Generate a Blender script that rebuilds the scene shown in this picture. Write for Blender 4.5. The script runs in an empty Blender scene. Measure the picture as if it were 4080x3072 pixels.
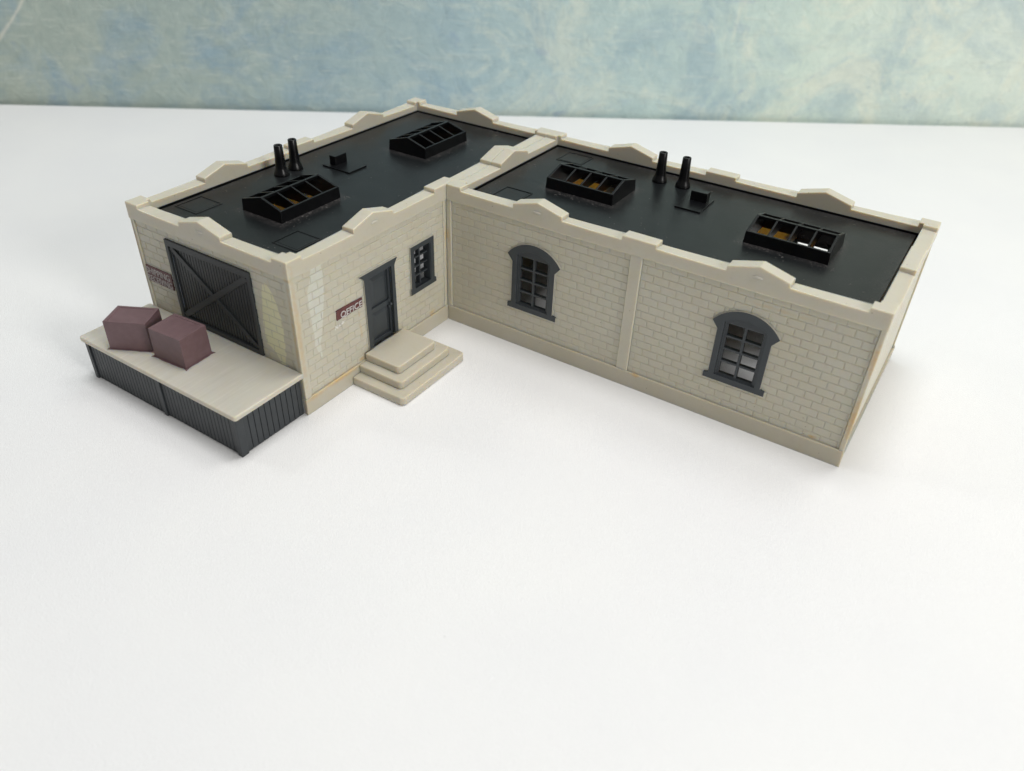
import bpy, bmesh, math, random
from mathutils import Vector, Matrix, Euler
random.seed(7)

S = 0.00064            # one model unit in metres: the building is a small plastic layout kit
D0 = 103.0             # where the second wing starts along the first
LA, WA = 204.3, 100.0  # first wing (length, width)
LB, WB = 205.6, 101.5  # second wing
Z_PL, Z_CB, Z_TOP, Z_BLK, Z_PED = 8.3, 67.0, 73.0, 75.0, 78.5
Z_ROOF = 69.2

scene = bpy.context.scene
col = scene.collection

# ------------------------------------------------------------------ materials
def nt(name):
    m = bpy.data.materials.new(name)
    m.use_nodes = True
    t = m.node_tree
    b = t.nodes['Principled BSDF']
    return m, t, b

def node(t, typ, **kw):
    n = t.nodes.new(typ)
    for k, v in kw.items():
        if k in n.inputs.keys() and not hasattr(n, k):
            n.inputs[k].default_value = v
        else:
            try:
                setattr(n, k, v)
            except Exception:
                n.inputs[k].default_value = v
    return n

def lk(t, a, b):
    t.links.new(a, b)

def units(t):
    """world position in model units"""
    g = node(t, 'ShaderNodeNewGeometry')
    s = node(t, 'ShaderNodeVectorMath', operation='SCALE')
    s.inputs['Scale'].default_value = 1.0 / S
    lk(t, g.outputs['Position'], s.inputs[0])
    return s.outputs[0]

def noise(t, vec, scale, detail=3.0, rough=0.5, dist=0.0):
    n = node(t, 'ShaderNodeTexNoise')
    n.inputs['Scale'].default_value = scale
    n.inputs['Detail'].default_value = detail
    n.inputs['Roughness'].default_value = rough
    n.inputs['Distortion'].default_value = dist
    lk(t, vec, n.inputs['Vector'])
    return n.outputs['Fac']

def ramp(t, fac, stops):
    r = node(t, 'ShaderNodeValToRGB')
    e = r.color_ramp.elements
    while len(e) < len(stops):
        e.new(0.5)
    for i, (p, c) in enumerate(stops):
        e[i].position = p
        e[i].color = (*c, 1.0) if not isinstance(c, (int, float)) else (c, c, c, 1.0)
    lk(t, fac, r.inputs['Fac'])
    return r.outputs['Color']

def mix(t, fac, a, b, mode='MIX'):
    n = node(t, 'ShaderNodeMix', data_type='RGBA', blend_type=mode)
    if isinstance(fac, (int, float)):
        n.inputs['Factor'].default_value = fac
    else:
        lk(t, fac, n.inputs['Factor'])
    for sock, v in (('A', a), ('B', b)):
        s = [i for i in n.inputs if i.name == sock and i.type == 'RGBA'][0]
        if isinstance(v, tuple):
            s.default_value = (*v, 1.0)
        else:
            lk(t, v, s)
    return [o for o in n.outputs if o.type == 'RGBA'][0]

def math_(t, op, a, b=None, c=None, clamp=False):
    n = node(t, 'ShaderNodeMath', operation=op)
    n.use_clamp = clamp
    for i, v in enumerate((a, b, c)):
        if v is None:
            continue
        if isinstance(v, (int, float)):
            n.inputs[i].default_value = v
        else:
            lk(t, v, n.inputs[i])
    return n.outputs[0]

def curve_of(t, x, pts, x0, x1, y0, y1):
    """piecewise-linear function of x through pts"""
    f = node(t, 'ShaderNodeFloatCurve')
    xn = math_(t, 'DIVIDE', math_(t, 'SUBTRACT', x, x0), x1 - x0)
    lk(t, xn, f.inputs['Value'])
    c = f.mapping.curves[0]
    P = [((px - x0) / (x1 - x0), (py - y0) / (y1 - y0)) for px, py in pts]
    c.points[0].location = P[0]
    c.points[1].location = P[-1]
    for p in P[1:-1]:
        c.points.new(*p)
    for p in c.points:
        p.handle_type = 'VECTOR'
    f.mapping.update()
    return math_(t, 'MULTIPLY_ADD', f.outputs[0], y1 - y0, y0)

def patch_mask(t, vec, axis, left, right, soft=0.12, wob=1.3, wscale=0.55):
    """1 inside a patch of paint whose left and right edges are functions of height"""
    sp = node(t, 'ShaderNodeSeparateXYZ')
    lk(t, vec, sp.inputs[0])
    s, z = sp.outputs[axis], sp.outputs[2]
    w = math_(t, 'MULTIPLY', math_(t, 'SUBTRACT', noise(t, vec, wscale, 2.0), 0.5), wob)
    s = math_(t, 'ADD', s, w)
    zz = [p[0] for p in left]
    ys = [p[1] for p in left + right]
    y0, y1 = min(ys) - 1, max(ys) + 1
    l = curve_of(t, z, left, zz[0], zz[-1], y0, y1)
    r = curve_of(t, z, right, zz[0], zz[-1], y0, y1)
    a = math_(t, 'DIVIDE', math_(t, 'SUBTRACT', s, l), soft, clamp=True)
    b = math_(t, 'DIVIDE', math_(t, 'SUBTRACT', r, s), soft, clamp=True)
    zt = math_(t, 'MULTIPLY', math_(t, 'GREATER_THAN', z, zz[0]), math_(t, 'LESS_THAN', z, zz[-1]))
    return math_(t, 'MULTIPLY', math_(t, 'MULTIPLY', a, b), zt)

def spot(t, vec, centre, radii, strength=1.0):
    """soft stain with its own place and size"""
    v = node(t, 'ShaderNodeVectorMath', operation='SUBTRACT')
    lk(t, vec, v.inputs[0]); v.inputs[1].default_value = centre
    d = node(t, 'ShaderNodeVectorMath', operation='DIVIDE')
    lk(t, v.outputs[0], d.inputs[0]); d.inputs[1].default_value = radii
    l = node(t, 'ShaderNodeVectorMath', operation='LENGTH')
    lk(t, d.outputs[0], l.inputs[0])
    n = math_(t, 'MULTIPLY', math_(t, 'SUBTRACT', noise(t, vec, 0.6, 3.0), 0.5), 1.4)
    q = math_(t, 'ADD', l.outputs['Value'], n)
    q = math_(t, 'SUBTRACT', 1.0, q, clamp=True)
    return math_(t, 'MULTIPLY', math_(t, 'POWER', q, 0.7), strength)

CREAM = (0.590, 0.555, 0.455)
STAINS = [((0, 37.3, 9.5), (2.5, 2.2, 1.4), 0.9), ((0, 38.6, 24), (2, .9, 5.5), 0.55),
          ((0, 38.2, 33), (2, .8, 2.2), 0.55), ((0, 91, 9.5), (2.5, 2.8, 2.0), 0.95),
          ((0.5, 102.5, 49), (1.8, 1.2, 5.5), 0.9), ((0, 102.6, 35), (1.4, .7, 26), 0.45),
          ((0, 84, 58), (2, 2.4, 1.0), 0.35), ((0, 22, 8), (2, 15, 1.8), 0.65),
          ((0, 6, 7.5), (2, 8, 1.6), 0.5), ((109, D0, 8), (2.2, 2, 1.4), 0.7), ((191.5, D0 + 1, 9.4), (2.2, 2, 1.1), 0.8),
          ((165, D0, 62), (18, 2, .9), 0.35), ((LB, 124, 68), (2, 3.5, 1.8), 0.8),
          ((LB - 1, D0 + 2, 54), (2, 3, 10), 0.75), ((LB - 1, D0 + 1, 25), (2, 2.6, 14), 0.7),
          ((-1, 0, 66.5), (2.5, 2, 1.2), 0.6), ((-1.7, 0, 40), (1.1, 2, 34), 0.62), ((0, 1.8, 42), (1, 1.6, 34), 0.45),
          ((-20, 0, 66), (9, 2, .8), 0.45), ((-99.6, 1.2, 45), (1.2, 3, 26), 0.45)]

def cream_mat(name, patches=(), dirt=0.0, stains=True, pale=0.0, streaks=False):
    m, t, b = nt(name)
    vec = units(t)
    big = noise(t, vec, 0.035, 4.0)
    c = ramp(t, big, [(0.3, (0.530, 0.499, 0.405)), (0.7, (0.556, 0.528, 0.442))])
    fine = noise(t, vec, 0.55, 4.0, 0.65)
    c = mix(t, math_(t, 'MULTIPLY', math_(t, 'SUBTRACT', fine, 0.52, clamp=True), 0.9), c, (0.43, 0.375, 0.27))
    # small dark specks of dirt
    vo = node(t, 'ShaderNodeTexVoronoi'); vo.inputs['Scale'].default_value = 0.16
    lk(t, vec, vo.inputs['Vector'])
    sp = math_(t, 'LESS_THAN', vo.outputs['Distance'], 0.045)
    c = mix(t, math_(t, 'MULTIPLY', sp, 0.55), c, (0.17, 0.13, 0.09))
    if pale:
        c = mix(t, pale, c, (0.535, 0.522, 0.470))
    if streaks:
        mp = node(t, 'ShaderNodeMapping'); mp.inputs['Rotation'].default_value = (0, 0, math.radians(12))
        mp.inputs['Scale'].default_value = (0.9, 0.05, 1.0)
        lk(t, vec, mp.inputs['Vector'])
        sk = ramp(t, noise(t, mp.outputs[0], 1.0, 3.0, 0.6), [(0.52, 0.0), (0.68, 1.0)])
        c = mix(t, math_(t, 'MULTIPLY', sk, 0.35), c, (0.64, 0.62, 0.56))
        dk = ramp(t, noise(t, mp.outputs[0], 0.37, 3.0, 0.6), [(0.55, 0.0), (0.8, 1.0)])
        c = mix(t, math_(t, 'MULTIPLY', dk, 0.30), c, (0.40, 0.37, 0.30))
    if dirt:
        c = mix(t, dirt, c, (0.30, 0.25, 0.17))
    if stains:
        tot = None
        for ce, ra, st in STAINS:
            q = spot(t, vec, ce, ra, st)
            tot = q if tot is None else math_(t, 'MAXIMUM', tot, q)
        c = mix(t, tot, c, (0.56, 0.36, 0.12))
    rough = math_(t, 'MULTIPLY_ADD', noise(t, vec, 0.3, 3.0), 0.16, 0.33)
    for axis, left, right, colr, amt in patches:
        k = patch_mask(t, vec, axis, left, right)
        streak = math_(t, 'MULTIPLY_ADD', noise(t, vec, 0.35, 4.0, 0.6), 0.5, amt - 0.25, clamp=True)
        c = mix(t, math_(t, 'MULTIPLY', k, streak), c, colr)
        rough = math_(t, 'SUBTRACT', rough, math_(t, 'MULTIPLY', k, 0.1))
    lk(t, c, b.inputs['Base Color'])
    lk(t, rough, b.inputs['Roughness'])
    b.inputs['IOR'].default_value = 1.5
    b.inputs['Subsurface Weight'].default_value = 0.9
    b.inputs['Subsurface Radius'].default_value = (1.0, 0.70, 0.34)
    b.inputs['Subsurface Scale'].default_value = 3.0 * S
    bp = node(t, 'ShaderNodeBump'); bp.inputs['Strength'].default_value = 0.10
    bp.inputs['Distance'].default_value = 0.15 * S
    lk(t, noise(t, vec, 1.1, 3.0, 0.6), bp.inputs['Height'])
    lk(t, bp.outputs['Normal'], b.inputs['Normal'])
    return m

M = {}
M['cream'] = cream_mat('cream_plastic')
# greyish white paint dabbed on the blocks of the office wall
M['office_wall'] = cream_mat('cream_plastic_office', [(1,
    [(24, 12.6), (31, 10.2), (38, 10.2), (45, 9.7), (52, 9.5), (57, 9.6), (63, 11.9), (68, 13.2)],
    [(24, 13.6), (31, 13.6), (38, 15.6), (45, 17.2), (52, 18.6), (57, 18.9), (63, 19.2), (68, 18.9)],
    (0.66, 0.672, 0.615), 0.58)])
# yellowish paint slopped on the blocks beside the loading door
M['dock_wall'] = cream_mat('cream_plastic_dock', [
    (0, [(22, -13.4), (26, -15.6), (28.5, -17.9), (29.8, -20.6), (33, -20.9), (40, -20.9), (47, -20.2), (56, -18.6), (59.5, -17.4), (61, -16.2)],
        [(22, -11.0), (26, -10.3), (28.5, -9.6), (29.8, -9.6), (33, -9.2), (40, -8.5), (47, -9.0), (56, -11.7), (59.5, -13.7), (61, -15.6)],
        (0.70, 0.665, 0.455), 1.0)])
M['groove'] = cream_mat('cream_plastic_dirty_joint', dirt=0.12)
M['stone_steps'] = cream_mat('step_plastic', stains=False, dirt=0.14)
M['plinth'] = cream_mat('plinth_plastic', dirt=0.2)
M['deck'] = cream_mat('deck_plastic', stains=False, pale=0.6, streaks=True)

def plain_mat(name, c0, c1, r0, r1, nscale=0.2, bump=0.08, bscale=1.0, spec=0.5, dust=None):
    m, t, b = nt(name)
    vec = units(t)
    c = ramp(t, noise(t, vec, nscale, 4.0, 0.6), [(0.3, c0), (0.7, c1)])
    if dust:
        for sc, th, amt, dc in dust:
            d = math_(t, 'SUBTRACT', noise(t, vec, sc, 2.0, 0.7), th)
            d = math_(t, 'MULTIPLY', d, 9.0, clamp=True)
            reg = math_(t, 'MULTIPLY', math_(t, 'SUBTRACT', noise(t, vec, 0.05, 2.0), 0.38, clamp=True), 3.0, clamp=True)
            c = mix(t, math_(t, 'MULTIPLY', math_(t, 'MULTIPLY', d, reg), amt), c, dc)
    lk(t, c, b.inputs['Base Color'])
    lk(t, math_(t, 'MULTIPLY_ADD', noise(t, vec, nscale * 2, 3.0), r1 - r0, r0), b.inputs['Roughness'])
    b.inputs['Specular IOR Level'].default_value = spec
    bp = node(t, 'ShaderNodeBump'); bp.inputs['Strength'].default_value = bump
    bp.inputs['Distance'].default_value = 0.2 * S
    lk(t, noise(t, vec, bscale, 3.0, 0.6), bp.inputs['Height'])
    lk(t, bp.outputs['Normal'], b.inputs['Normal'])
    return m

M['mark'] = plain_mat('moulded_mark_plastic', (0.50, 0.47, 0.40), (0.54, 0.51, 0.43), 0.25, 0.35)
M['lip'] = plain_mat('bare_plastic_edge', (0.36, 0.34, 0.28), (0.42, 0.40, 0.33), 0.4, 0.5)
M['trim'] = plain_mat('dark_grey_paint', (0.030, 0.037, 0.043), (0.038, 0.046, 0.052), 0.42, 0.6, 0.25, 0.12, 1.4,
                      dust=[(1.5, 0.66, 0.25, (0.16, 0.17, 0.17))])
M['dock_trim'] = plain_mat('charcoal_plastic', (0.024, 0.029, 0.033), (0.032, 0.038, 0.043), 0.40, 0.55, 0.25, 0.10, 1.2,
                           dust=[(1.3, 0.66, 0.2, (0.15, 0.15, 0.15))])
M['door_black'] = plain_mat('charcoal_door_plastic', (0.019, 0.0225, 0.024), (0.026, 0.030, 0.032), 0.40, 0.55, 0.25, 0.12, 1.2,
                            dust=[(1.3, 0.66, 0.2, (0.12, 0.12, 0.12))])
M['black'] = plain_mat('black_plastic', (0.0025, 0.0027, 0.0034), (0.0045, 0.0047, 0.0056), 0.26, 0.38, 0.2, 0.08, 0.8, spec=0.28,
                       dust=[(1.6, 0.66, 0.22, (0.16, 0.145, 0.14))])
M['maroon'] = plain_mat('maroon_paint', (0.128, 0.074, 0.080), (0.158, 0.095, 0.103), 0.40, 0.55, 0.3, 0.25, 0.7,
                        dust=[(1.2, 0.68, 0.18, (0.30, 0.2, 0.2))])
M['sign_red'] = plain_mat('dark_red_sign_paint', (0.085, 0.022, 0.022), (0.13, 0.036, 0.034), 0.35, 0.5, 0.4, 0.2, 0.8)
M['letter'] = plain_mat('worn_white_letter_paint', (0.50, 0.48, 0.47), (0.68, 0.66, 0.64), 0.35, 0.5, 0.8, 0.2, 1.5)
M['letter_grey'] = plain_mat('worn_grey_letter_paint', (0.40, 0.36, 0.36), (0.58, 0.54, 0.53), 0.35, 0.5, 0.8, 0.2, 1.5)
M['glue'] = plain_mat('dried_glue_glints', (0.76, 0.74, 0.68), (0.86, 0.84, 0.78), 0.05, 0.12, 0.5, 0.5, 1.4, spec=0.8)  # near-white base colour paints in the glints on the glue
M['dust'] = plain_mat('grey_lint', (0.14, 0.13, 0.125), (0.26, 0.245, 0.235), 0.8, 0.9, 0.5, 0.1, 1.0)

def roof_mat():
    m, t, b = nt('black_roof_plastic')
    vec = units(t)
    c = ramp(t, noise(t, vec, 0.03, 4.0), [(0.3, (0.006, 0.0075, 0.008)), (0.7, (0.0095, 0.011, 0.012))])
    sp3 = node(t, 'ShaderNodeSeparateXYZ'); lk(t, vec, sp3.inputs[0])
    X, Y = sp3.outputs[0], sp3.outputs[1]
    def box_d(cx, cy, hx, hy):
        dx = math_(t, 'SUBTRACT', math_(t, 'ABSOLUTE', math_(t, 'SUBTRACT', X, cx)), hx)
        dy = math_(t, 'SUBTRACT', math_(t, 'ABSOLUTE', math_(t, 'SUBTRACT', Y, cy)), hy)
        return math_(t, 'MAXIMUM', dx, dy)
    near = None                                     # dust that has gathered against the skylights and the parapets
    for u in (51.8, 153.9):
        for d in (box_d(-50.4, u, 12.6, 18.6), box_d(u, D0 + 50.4, 18.6, 12.6)):
            near = d if near is None else math_(t, 'MINIMUM', near, d)
    near = math_(t, 'SUBTRACT', 1.0, math_(t, 'DIVIDE', near, 5.0), clamp=True)
    inA = math_(t, 'MULTIPLY', box_d(-50.0, LA / 2, 43.0, LA / 2 - 7), -1.0)
    inB = math_(t, 'MULTIPLY', box_d(LB / 2, D0 + WB / 2, LB / 2 - 7, 43.7), -1.0)
    edge = math_(t, 'SUBTRACT', 1.0, math_(t, 'DIVIDE', math_(t, 'MAXIMUM', inA, inB), 9.0), clamp=True)
    reg = ramp(t, noise(t, vec, 0.022, 3.0, 0.6), [(0.45, 0.0), (0.72, 0.25)])
    reg = math_(t, 'MAXIMUM', math_(t, 'MAXIMUM', reg, near), math_(t, 'MULTIPLY', edge, 0.6))
    patchy = math_(t, 'MULTIPLY_ADD', noise(t, vec, 0.12, 3.0, 0.6), 1.6, -0.3, clamp=True)
    d1 = math_(t, 'MULTIPLY', math_(t, 'SUBTRACT', noise(t, vec, 1.1, 4.0, 0.8), 0.50, clamp=True), 6.0, clamp=True)
    dusty = math_(t, 'MULTIPLY', math_(t, 'MULTIPLY', math_(t, 'MULTIPLY_ADD', d1, 0.9, 0.1), reg), patchy)
    c = mix(t, math_(t, 'MULTIPLY', dusty, 0.65), c, (0.30, 0.26, 0.25))
    vo = node(t, 'ShaderNodeTexVoronoi'); vo.inputs['Scale'].default_value = 0.21
    lk(t, vec, vo.inputs['Vector'])
    rnd = node(t, 'ShaderNodeSeparateColor'); lk(t, vo.outputs['Color'], rnd.inputs[0])
    sp = math_(t, 'MULTIPLY', math_(t, 'LESS_THAN', vo.outputs['Distance'], 0.055), math_(t, 'GREATER_THAN', rnd.outputs[0], 0.72))
    c = mix(t, math_(t, 'MULTIPLY', sp, 0.6), c, (0.30, 0.29, 0.28))
    lk(t, c, b.inputs['Base Color'])
    lk(t, math_(t, 'ADD', math_(t, 'MULTIPLY_ADD', noise(t, vec, 0.08, 3.0), 0.12, 0.26), math_(t, 'MULTIPLY', dusty, 0.4)), b.inputs['Roughness'])
    b.inputs['Specular IOR Level'].default_value = 0.26
    bp = node(t, 'ShaderNodeBump'); bp.inputs['Strength'].default_value = 0.08
    bp.inputs['Distance'].default_value = 0.2 * S
    lk(t, noise(t, vec, 1.6, 4.0, 0.6), bp.inputs['Height'])
    lk(t, bp.outputs['Normal'], b.inputs['Normal'])
    return m
M['roof'] = roof_mat()

def table_mat():
    m, t, b = nt('white_grained_vinyl')
    vec = units(t)
    c = ramp(t, noise(t, vec, 0.012, 3.0), [(0.3, (0.800, 0.800, 0.805)), (0.7, (0.830, 0.828, 0.822))])
    vo = node(t, 'ShaderNodeTexVoronoi'); vo.inputs['Scale'].default_value = 0.036
    lk(t, vec, vo.inputs['Vector'])
    rnd = node(t, 'ShaderNodeSeparateColor'); lk(t, vo.outputs['Color'], rnd.inputs[0])
    sp = math_(t, 'MULTIPLY', math_(t, 'LESS_THAN', vo.outputs['Distance'], 0.008), math_(t, 'GREATER_THAN', rnd.outputs[1], 0.55))
    c = mix(t, math_(t, 'MULTIPLY', sp, 0.5), c, (0.25, 0.22, 0.2))
    lk(t, c, b.inputs['Base Color'])
    b.inputs['Roughness'].default_value = 0.55
    b.inputs['Specular IOR Level'].default_value = 0.3
    g = node(t, 'ShaderNodeTexVoronoi', feature='DISTANCE_TO_EDGE')
    g.inputs['Scale'].default_value = 1.05
    wv = node(t, 'ShaderNodeVectorMath', operation='MULTIPLY'); wv.inputs[1].default_value = (1.0, 1.25, 1.0)
    lk(t, vec, wv.inputs[0])
    lk(t, wv.outputs[0], g.inputs['Vector'])
    h = math_(t, 'MINIMUM', g.outputs['Distance'], 0.28)
    h = math_(t, 'ADD', h, math_(t, 'MULTIPLY', noise(t, vec, 0.9, 3.0, 0.6), 0.35))
    bp = node(t, 'ShaderNodeBump'); bp.inputs['Strength'].default_value = 0.32
    bp.inputs['Distance'].default_value = 0.8 * S
    lk(t, h, bp.inputs['Height'])
    lk(t, bp.outputs['Normal'], b.inputs['Normal'])
    return m
M['table'] = table_mat()

def backdrop_mat():
    m, t, b = nt('mottled_painted_plaster')
    tc = node(t, 'ShaderNodeTexCoord')
    s = node(t, 'ShaderNodeVectorMath', operation='SCALE'); s.inputs['Scale'].default_value = 1.0 / S
    lk(t, tc.outputs['Object'], s.inputs[0])
    vec = s.outputs[0]                       # x along the board, z up, in model units
    sp = node(t, 'ShaderNodeSeparateXYZ'); lk(t, vec, sp.inputs[0])
    x = math_(t, 'ADD', sp.outputs[0], math_(t, 'MULTIPLY', math_(t, 'SUBTRACT', noise(t, vec, 0.006, 3.0), 0.5), 300))
    # grey green through blue to green paint; light from the right painted in paler
    xr = math_(t, 'DIVIDE', math_(t, 'ADD', x, 470.0), 940.0, clamp=True)
    c = ramp(t, xr, [(0.0, (0.42, 0.48, 0.42)), (0.22, (0.41, 0.50, 0.48)), (0.42, (0.40, 0.53, 0.57)),
                     (0.62, (0.52, 0.65, 0.63)), (0.8, (0.64, 0.75, 0.67)), (1.0, (0.72, 0.79, 0.71))])
    n1 = ramp(t, noise(t, vec, 0.0105, 6.0, 0.68, 0.9), [(0.48, 0.0), (0.64, 1.0)])
    c = mix(t, math_(t, 'MULTIPLY', n1, math_(t, 'MULTIPLY_ADD', xr, -0.40, 0.75)), c, (0.27, 0.40, 0.50))  # less dark blue rightwards, painting in the brighter light there
    off = node(t, 'ShaderNodeVectorMath', operation='ADD'); off.inputs[1].default_value = (311.0, 7.0, 95.0)
    lk(t, vec, off.inputs[0])
    n2 = ramp(t, noise(t, off.outputs[0], 0.014, 6.0, 0.72, 1.2), [(0.50, 0.0), (0.62, 1.0)])
    amt = math_(t, 'MULTIPLY_ADD', xr, 0.62, 0.10)
    c = mix(t, math_(t, 'MULTIPLY', n2, amt), c, (0.76, 0.79, 0.67))
    st = node(t, 'ShaderNodeMapping'); st.inputs['Rotation'].default_value = (0, math.radians(38), 0)
    st.inputs['Scale'].default_value = (0.011, 0.05, 0.06)
    lk(t, vec, st.inputs['Vector'])
    n3 = ramp(t, noise(t, st.outputs[0], 1.0, 4.0, 0.6, 0.4), [(0.56, 0.0), (0.74, 1.0)])
    c = mix(t, math_(t, 'MULTIPLY', n3, 0.28), c, (0.62, 0.66, 0.60))
    n4 = ramp(t, noise(t, vec, 0.075, 6.0, 0.75, 0.5), [(0.3, (0.86, 0.89, 0.90)), (0.7, (1.07, 1.06, 1.04))])
    c = mix(t, 1.0, c, n4, 'MULTIPLY')
    n5 = ramp(t, noise(t, off.outputs[0], 0.035, 4.0, 0.6, 1.0), [(0.62, 0.0), (0.74, 1.0)])
    c = mix(t, math_(t, 'MULTIPLY', n5, 0.42), c, (0.22, 0.32, 0.50))
    # dry-brushed scratches and small light dabs
    s2 = node(t, 'ShaderNodeMapping'); s2.inputs['Rotation'].default_value = (0, math.radians(-24), 0)
    s2.inputs['Scale'].default_value = (0.045, 0.1, 0.30)
    lk(t, vec, s2.inputs['Vector'])
    n6 = ramp(t, noise(t, s2.outputs[0], 1.0, 6.0, 0.7, 0.8), [(0.54, 0.0), (0.70, 1.0)])
    c = mix(t, math_(t, 'MULTIPLY', n6, 0.38), c, (0.70, 0.74, 0.66))
    n7 = ramp(t, noise(t, vec, 0.09, 6.0, 0.75, 1.2), [(0.60, 0.0), (0.70, 1.0)])
    c = mix(t, math_(t, 'MULTIPLY', n7, 0.30), c, (0.24, 0.31, 0.33))
    # one long pale crease running up towards the far corner
    q = math_(t, 'ADD', math_(t, 'MULTIPLY', math_(t, 'ADD', sp.outputs[0], 445.5), -1.036), math_(t, 'SUBTRACT', sp.outputs[2], 56.7))
    q = math_(t, 'ABSOLUTE', math_(t, 'ADD', q, math_(t, 'MULTIPLY', noise(t, vec, 0.05, 2.0), 6.0)))
    k = math_(t, 'MULTIPLY', math_(t, 'SUBTRACT', 1.0, math_(t, 'DIVIDE', q, 2.6), clamp=True), 0.6)
    c = mix(t, k, c, (0.80, 0.78, 0.68))
    lk(t, c, b.inputs['Base Color'])
    b.inputs['Roughness'].default_value = 0.6
    b.inputs['Specular IOR Level'].default_value = 0.3
    bp = node(t, 'ShaderNodeBump'); bp.inputs['Strength'].default_value = 0.5
    bp.inputs['Distance'].default_value = 4.0 * S
    hh = math_(t, 'ADD', noise(t, vec, 0.05, 6.0, 0.65, 0.8), math_(t, 'MULTIPLY', n3, 0.15))
    lk(t, hh, bp.inputs['Height'])
    lk(t, bp.outputs['Normal'], b.inputs['Normal'])
    return m
M['backdrop'] = backdrop_mat()

# ------------------------------------------------------------------ mesh helpers
class MB:
    def __init__(self):
        self.bm = bmesh.new()

    def face(self, pts, out=None, mat=0):
        vs = [self.bm.verts.new(Vector(p)) for p in pts]
        f = self.bm.faces.new(vs)
        f.material_index = mat
        if out is not None:
            f.normal_update()
            if f.normal.dot(Vector(out)) < 0:
                f.normal_flip()
        return f

    def closed(self, faces, verts, mat=0):
        vs = [self.bm.verts.new(Vector(v)) for v in verts]
        fs = [self.bm.faces.new([vs[i] for i in f]) for f in faces]
        for f in fs:
            f.material_index = mat
        bmesh.ops.recalc_face_normals(self.bm, faces=fs)
        return fs

    def box(self, x0, x1, y0, y1, z0, z1, F=None, mat=0):
        v = [(x, y, z) for z in (z0, z1) for y in (y0, y1) for x in (x0, x1)]
        if F:
            v = [F(*p) for p in v]
        return self.closed([(0, 1, 3, 2), (4, 5, 7, 6), (0, 1, 5, 4), (2, 3, 7, 6), (0, 2, 6, 4), (1, 3, 7, 5)], v, mat)

    def prism(self, loop, F, t0, t1, mat=0, holes=(), draft=0.0):
        """outline in (s, z) swept in depth from t0 to t1; F(s, t, z) places it"""
        bm = bmesh.new()
        def ring(lp):
            vs = [bm.verts.new((p[0], 0, p[1])) for p in lp]
            return [bm.edges.new((vs[i], vs[(i + 1) % len(vs)])) for i in range(len(vs))]
        if holes:
            es = ring(loop)
            for h in holes:
                es += ring(h)
            bmesh.ops.triangle_fill(bm, edges=es, use_beauty=True, use_dissolve=False)
        else:
            bm.faces.new([bm.verts.new((p[0], 0, p[1])) for p in loop])
        fr = list(bm.faces)
        r = bmesh.ops.extrude_face_region(bm, geom=fr, use_keep_orig=True)
        new = {v for v in r['geom'] if isinstance(v, bmesh.types.BMVert)}
        for v in bm.verts:
            s, _, z = v.co
            t = t1 if v in new else t0
            v.co = Vector(F(s, t, z))
        bmesh.ops.recalc_face_normals(bm, faces=bm.faces)
        self._take(bm, mat)

    def _take(self, bm, mat=0):
        bm.verts.ensure_lookup_table(); bm.verts.index_update()
        vs = [self.bm.verts.new(v.co) for v in bm.verts]
        for f in bm.faces:
            try:
                g = self.bm.faces.new([vs[v.index] for v in f.verts])
                g.material_index = mat; g.smooth = f.smooth
            except ValueError:
                pass
        bm.free()

    def lathe(self, prof, cx, cy, n=32, mat=0):
        """profile [(r, z)...] closed into a ring of revolution"""
        rings = []
        for r, z in prof:
            rings.append([self.bm.verts.new((cx + r * math.cos(2 * math.pi * i / n), cy + r * math.sin(2 * math.pi * i / n), z)) for i in range(n)])
        fs = []
        for a in range(len(rings) - 1):
            for i in range(n):
                j = (i + 1) % n
                fs.append(self.bm.faces.new((rings[a][i], rings[a][j], rings[a + 1][j], rings[a + 1][i])))
        fs.append(self.bm.faces.new(rings[0])); fs.append(self.bm.faces.new(rings[-1]))
        for f in fs:
            f.material_index = mat; f.smooth = True
        fs[-1].smooth = fs[-2].smooth = False
        bmesh.ops.recalc_face_normals(self.bm, faces=fs)

    def blob(self, c, r, F=None, seg=10):
        bm = bmesh.new()
        bmesh.ops.create_uvsphere(bm, u_segments=seg, v_segments=max(6, seg // 2 + 2), radius=1.0)
        for v in bm.verts:
            p = (c[0] + v.co.x * r[0], c[1] + v.co.y * r[1], c[2] + v.co.z * r[2])
            v.co = Vector(F(*p)) if F else Vector(p)
        for f in bm.faces:
            f.smooth = True
        bmesh.ops.recalc_face_normals(bm, faces=bm.faces)
        self._take(bm)

    def build(self, name, mats, parent=None, bevel=0.0, segs=2, merge=True, smooth=False):
        if merge:
            bmesh.ops.remove_doubles(self.bm, verts=self.bm.verts, dist=1e-4)
        bmesh.ops.scale(self.bm, vec=(S, S, S), verts=self.bm.verts)
        me = bpy.data.meshes.new(name)
        self.bm.to_mesh(me); self.bm.free()
        if not isinstance(mats, (list, tuple)):
            mats = [mats]
        for m in mats:
            me.materials.append(m)
        o = bpy.data.objects.new(name, me)
        col.objects.link(o)
        if parent:
            o.parent = parent
        if bevel:
            b = o.modifiers.new('bevel', 'BEVEL')
            b.width = bevel * S; b.segments = segs; b.limit_method = 'ANGLE'; b.angle_limit = math.radians(28)
        return o

def empty(name, loc=(0, 0, 0)):
    o = bpy.data.objects.new(name, None)
    o.empty_display_size = 0.01
    col.objects.link(o)
    o.location = Vector(loc) * S
    return o

def tag(o, label=None, cat=None, group=None, kind=None):
    for k, v in (('label', label), ('category', cat), ('group', group), ('kind', kind)):
        if v:
            o[k] = v
    return o

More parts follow.
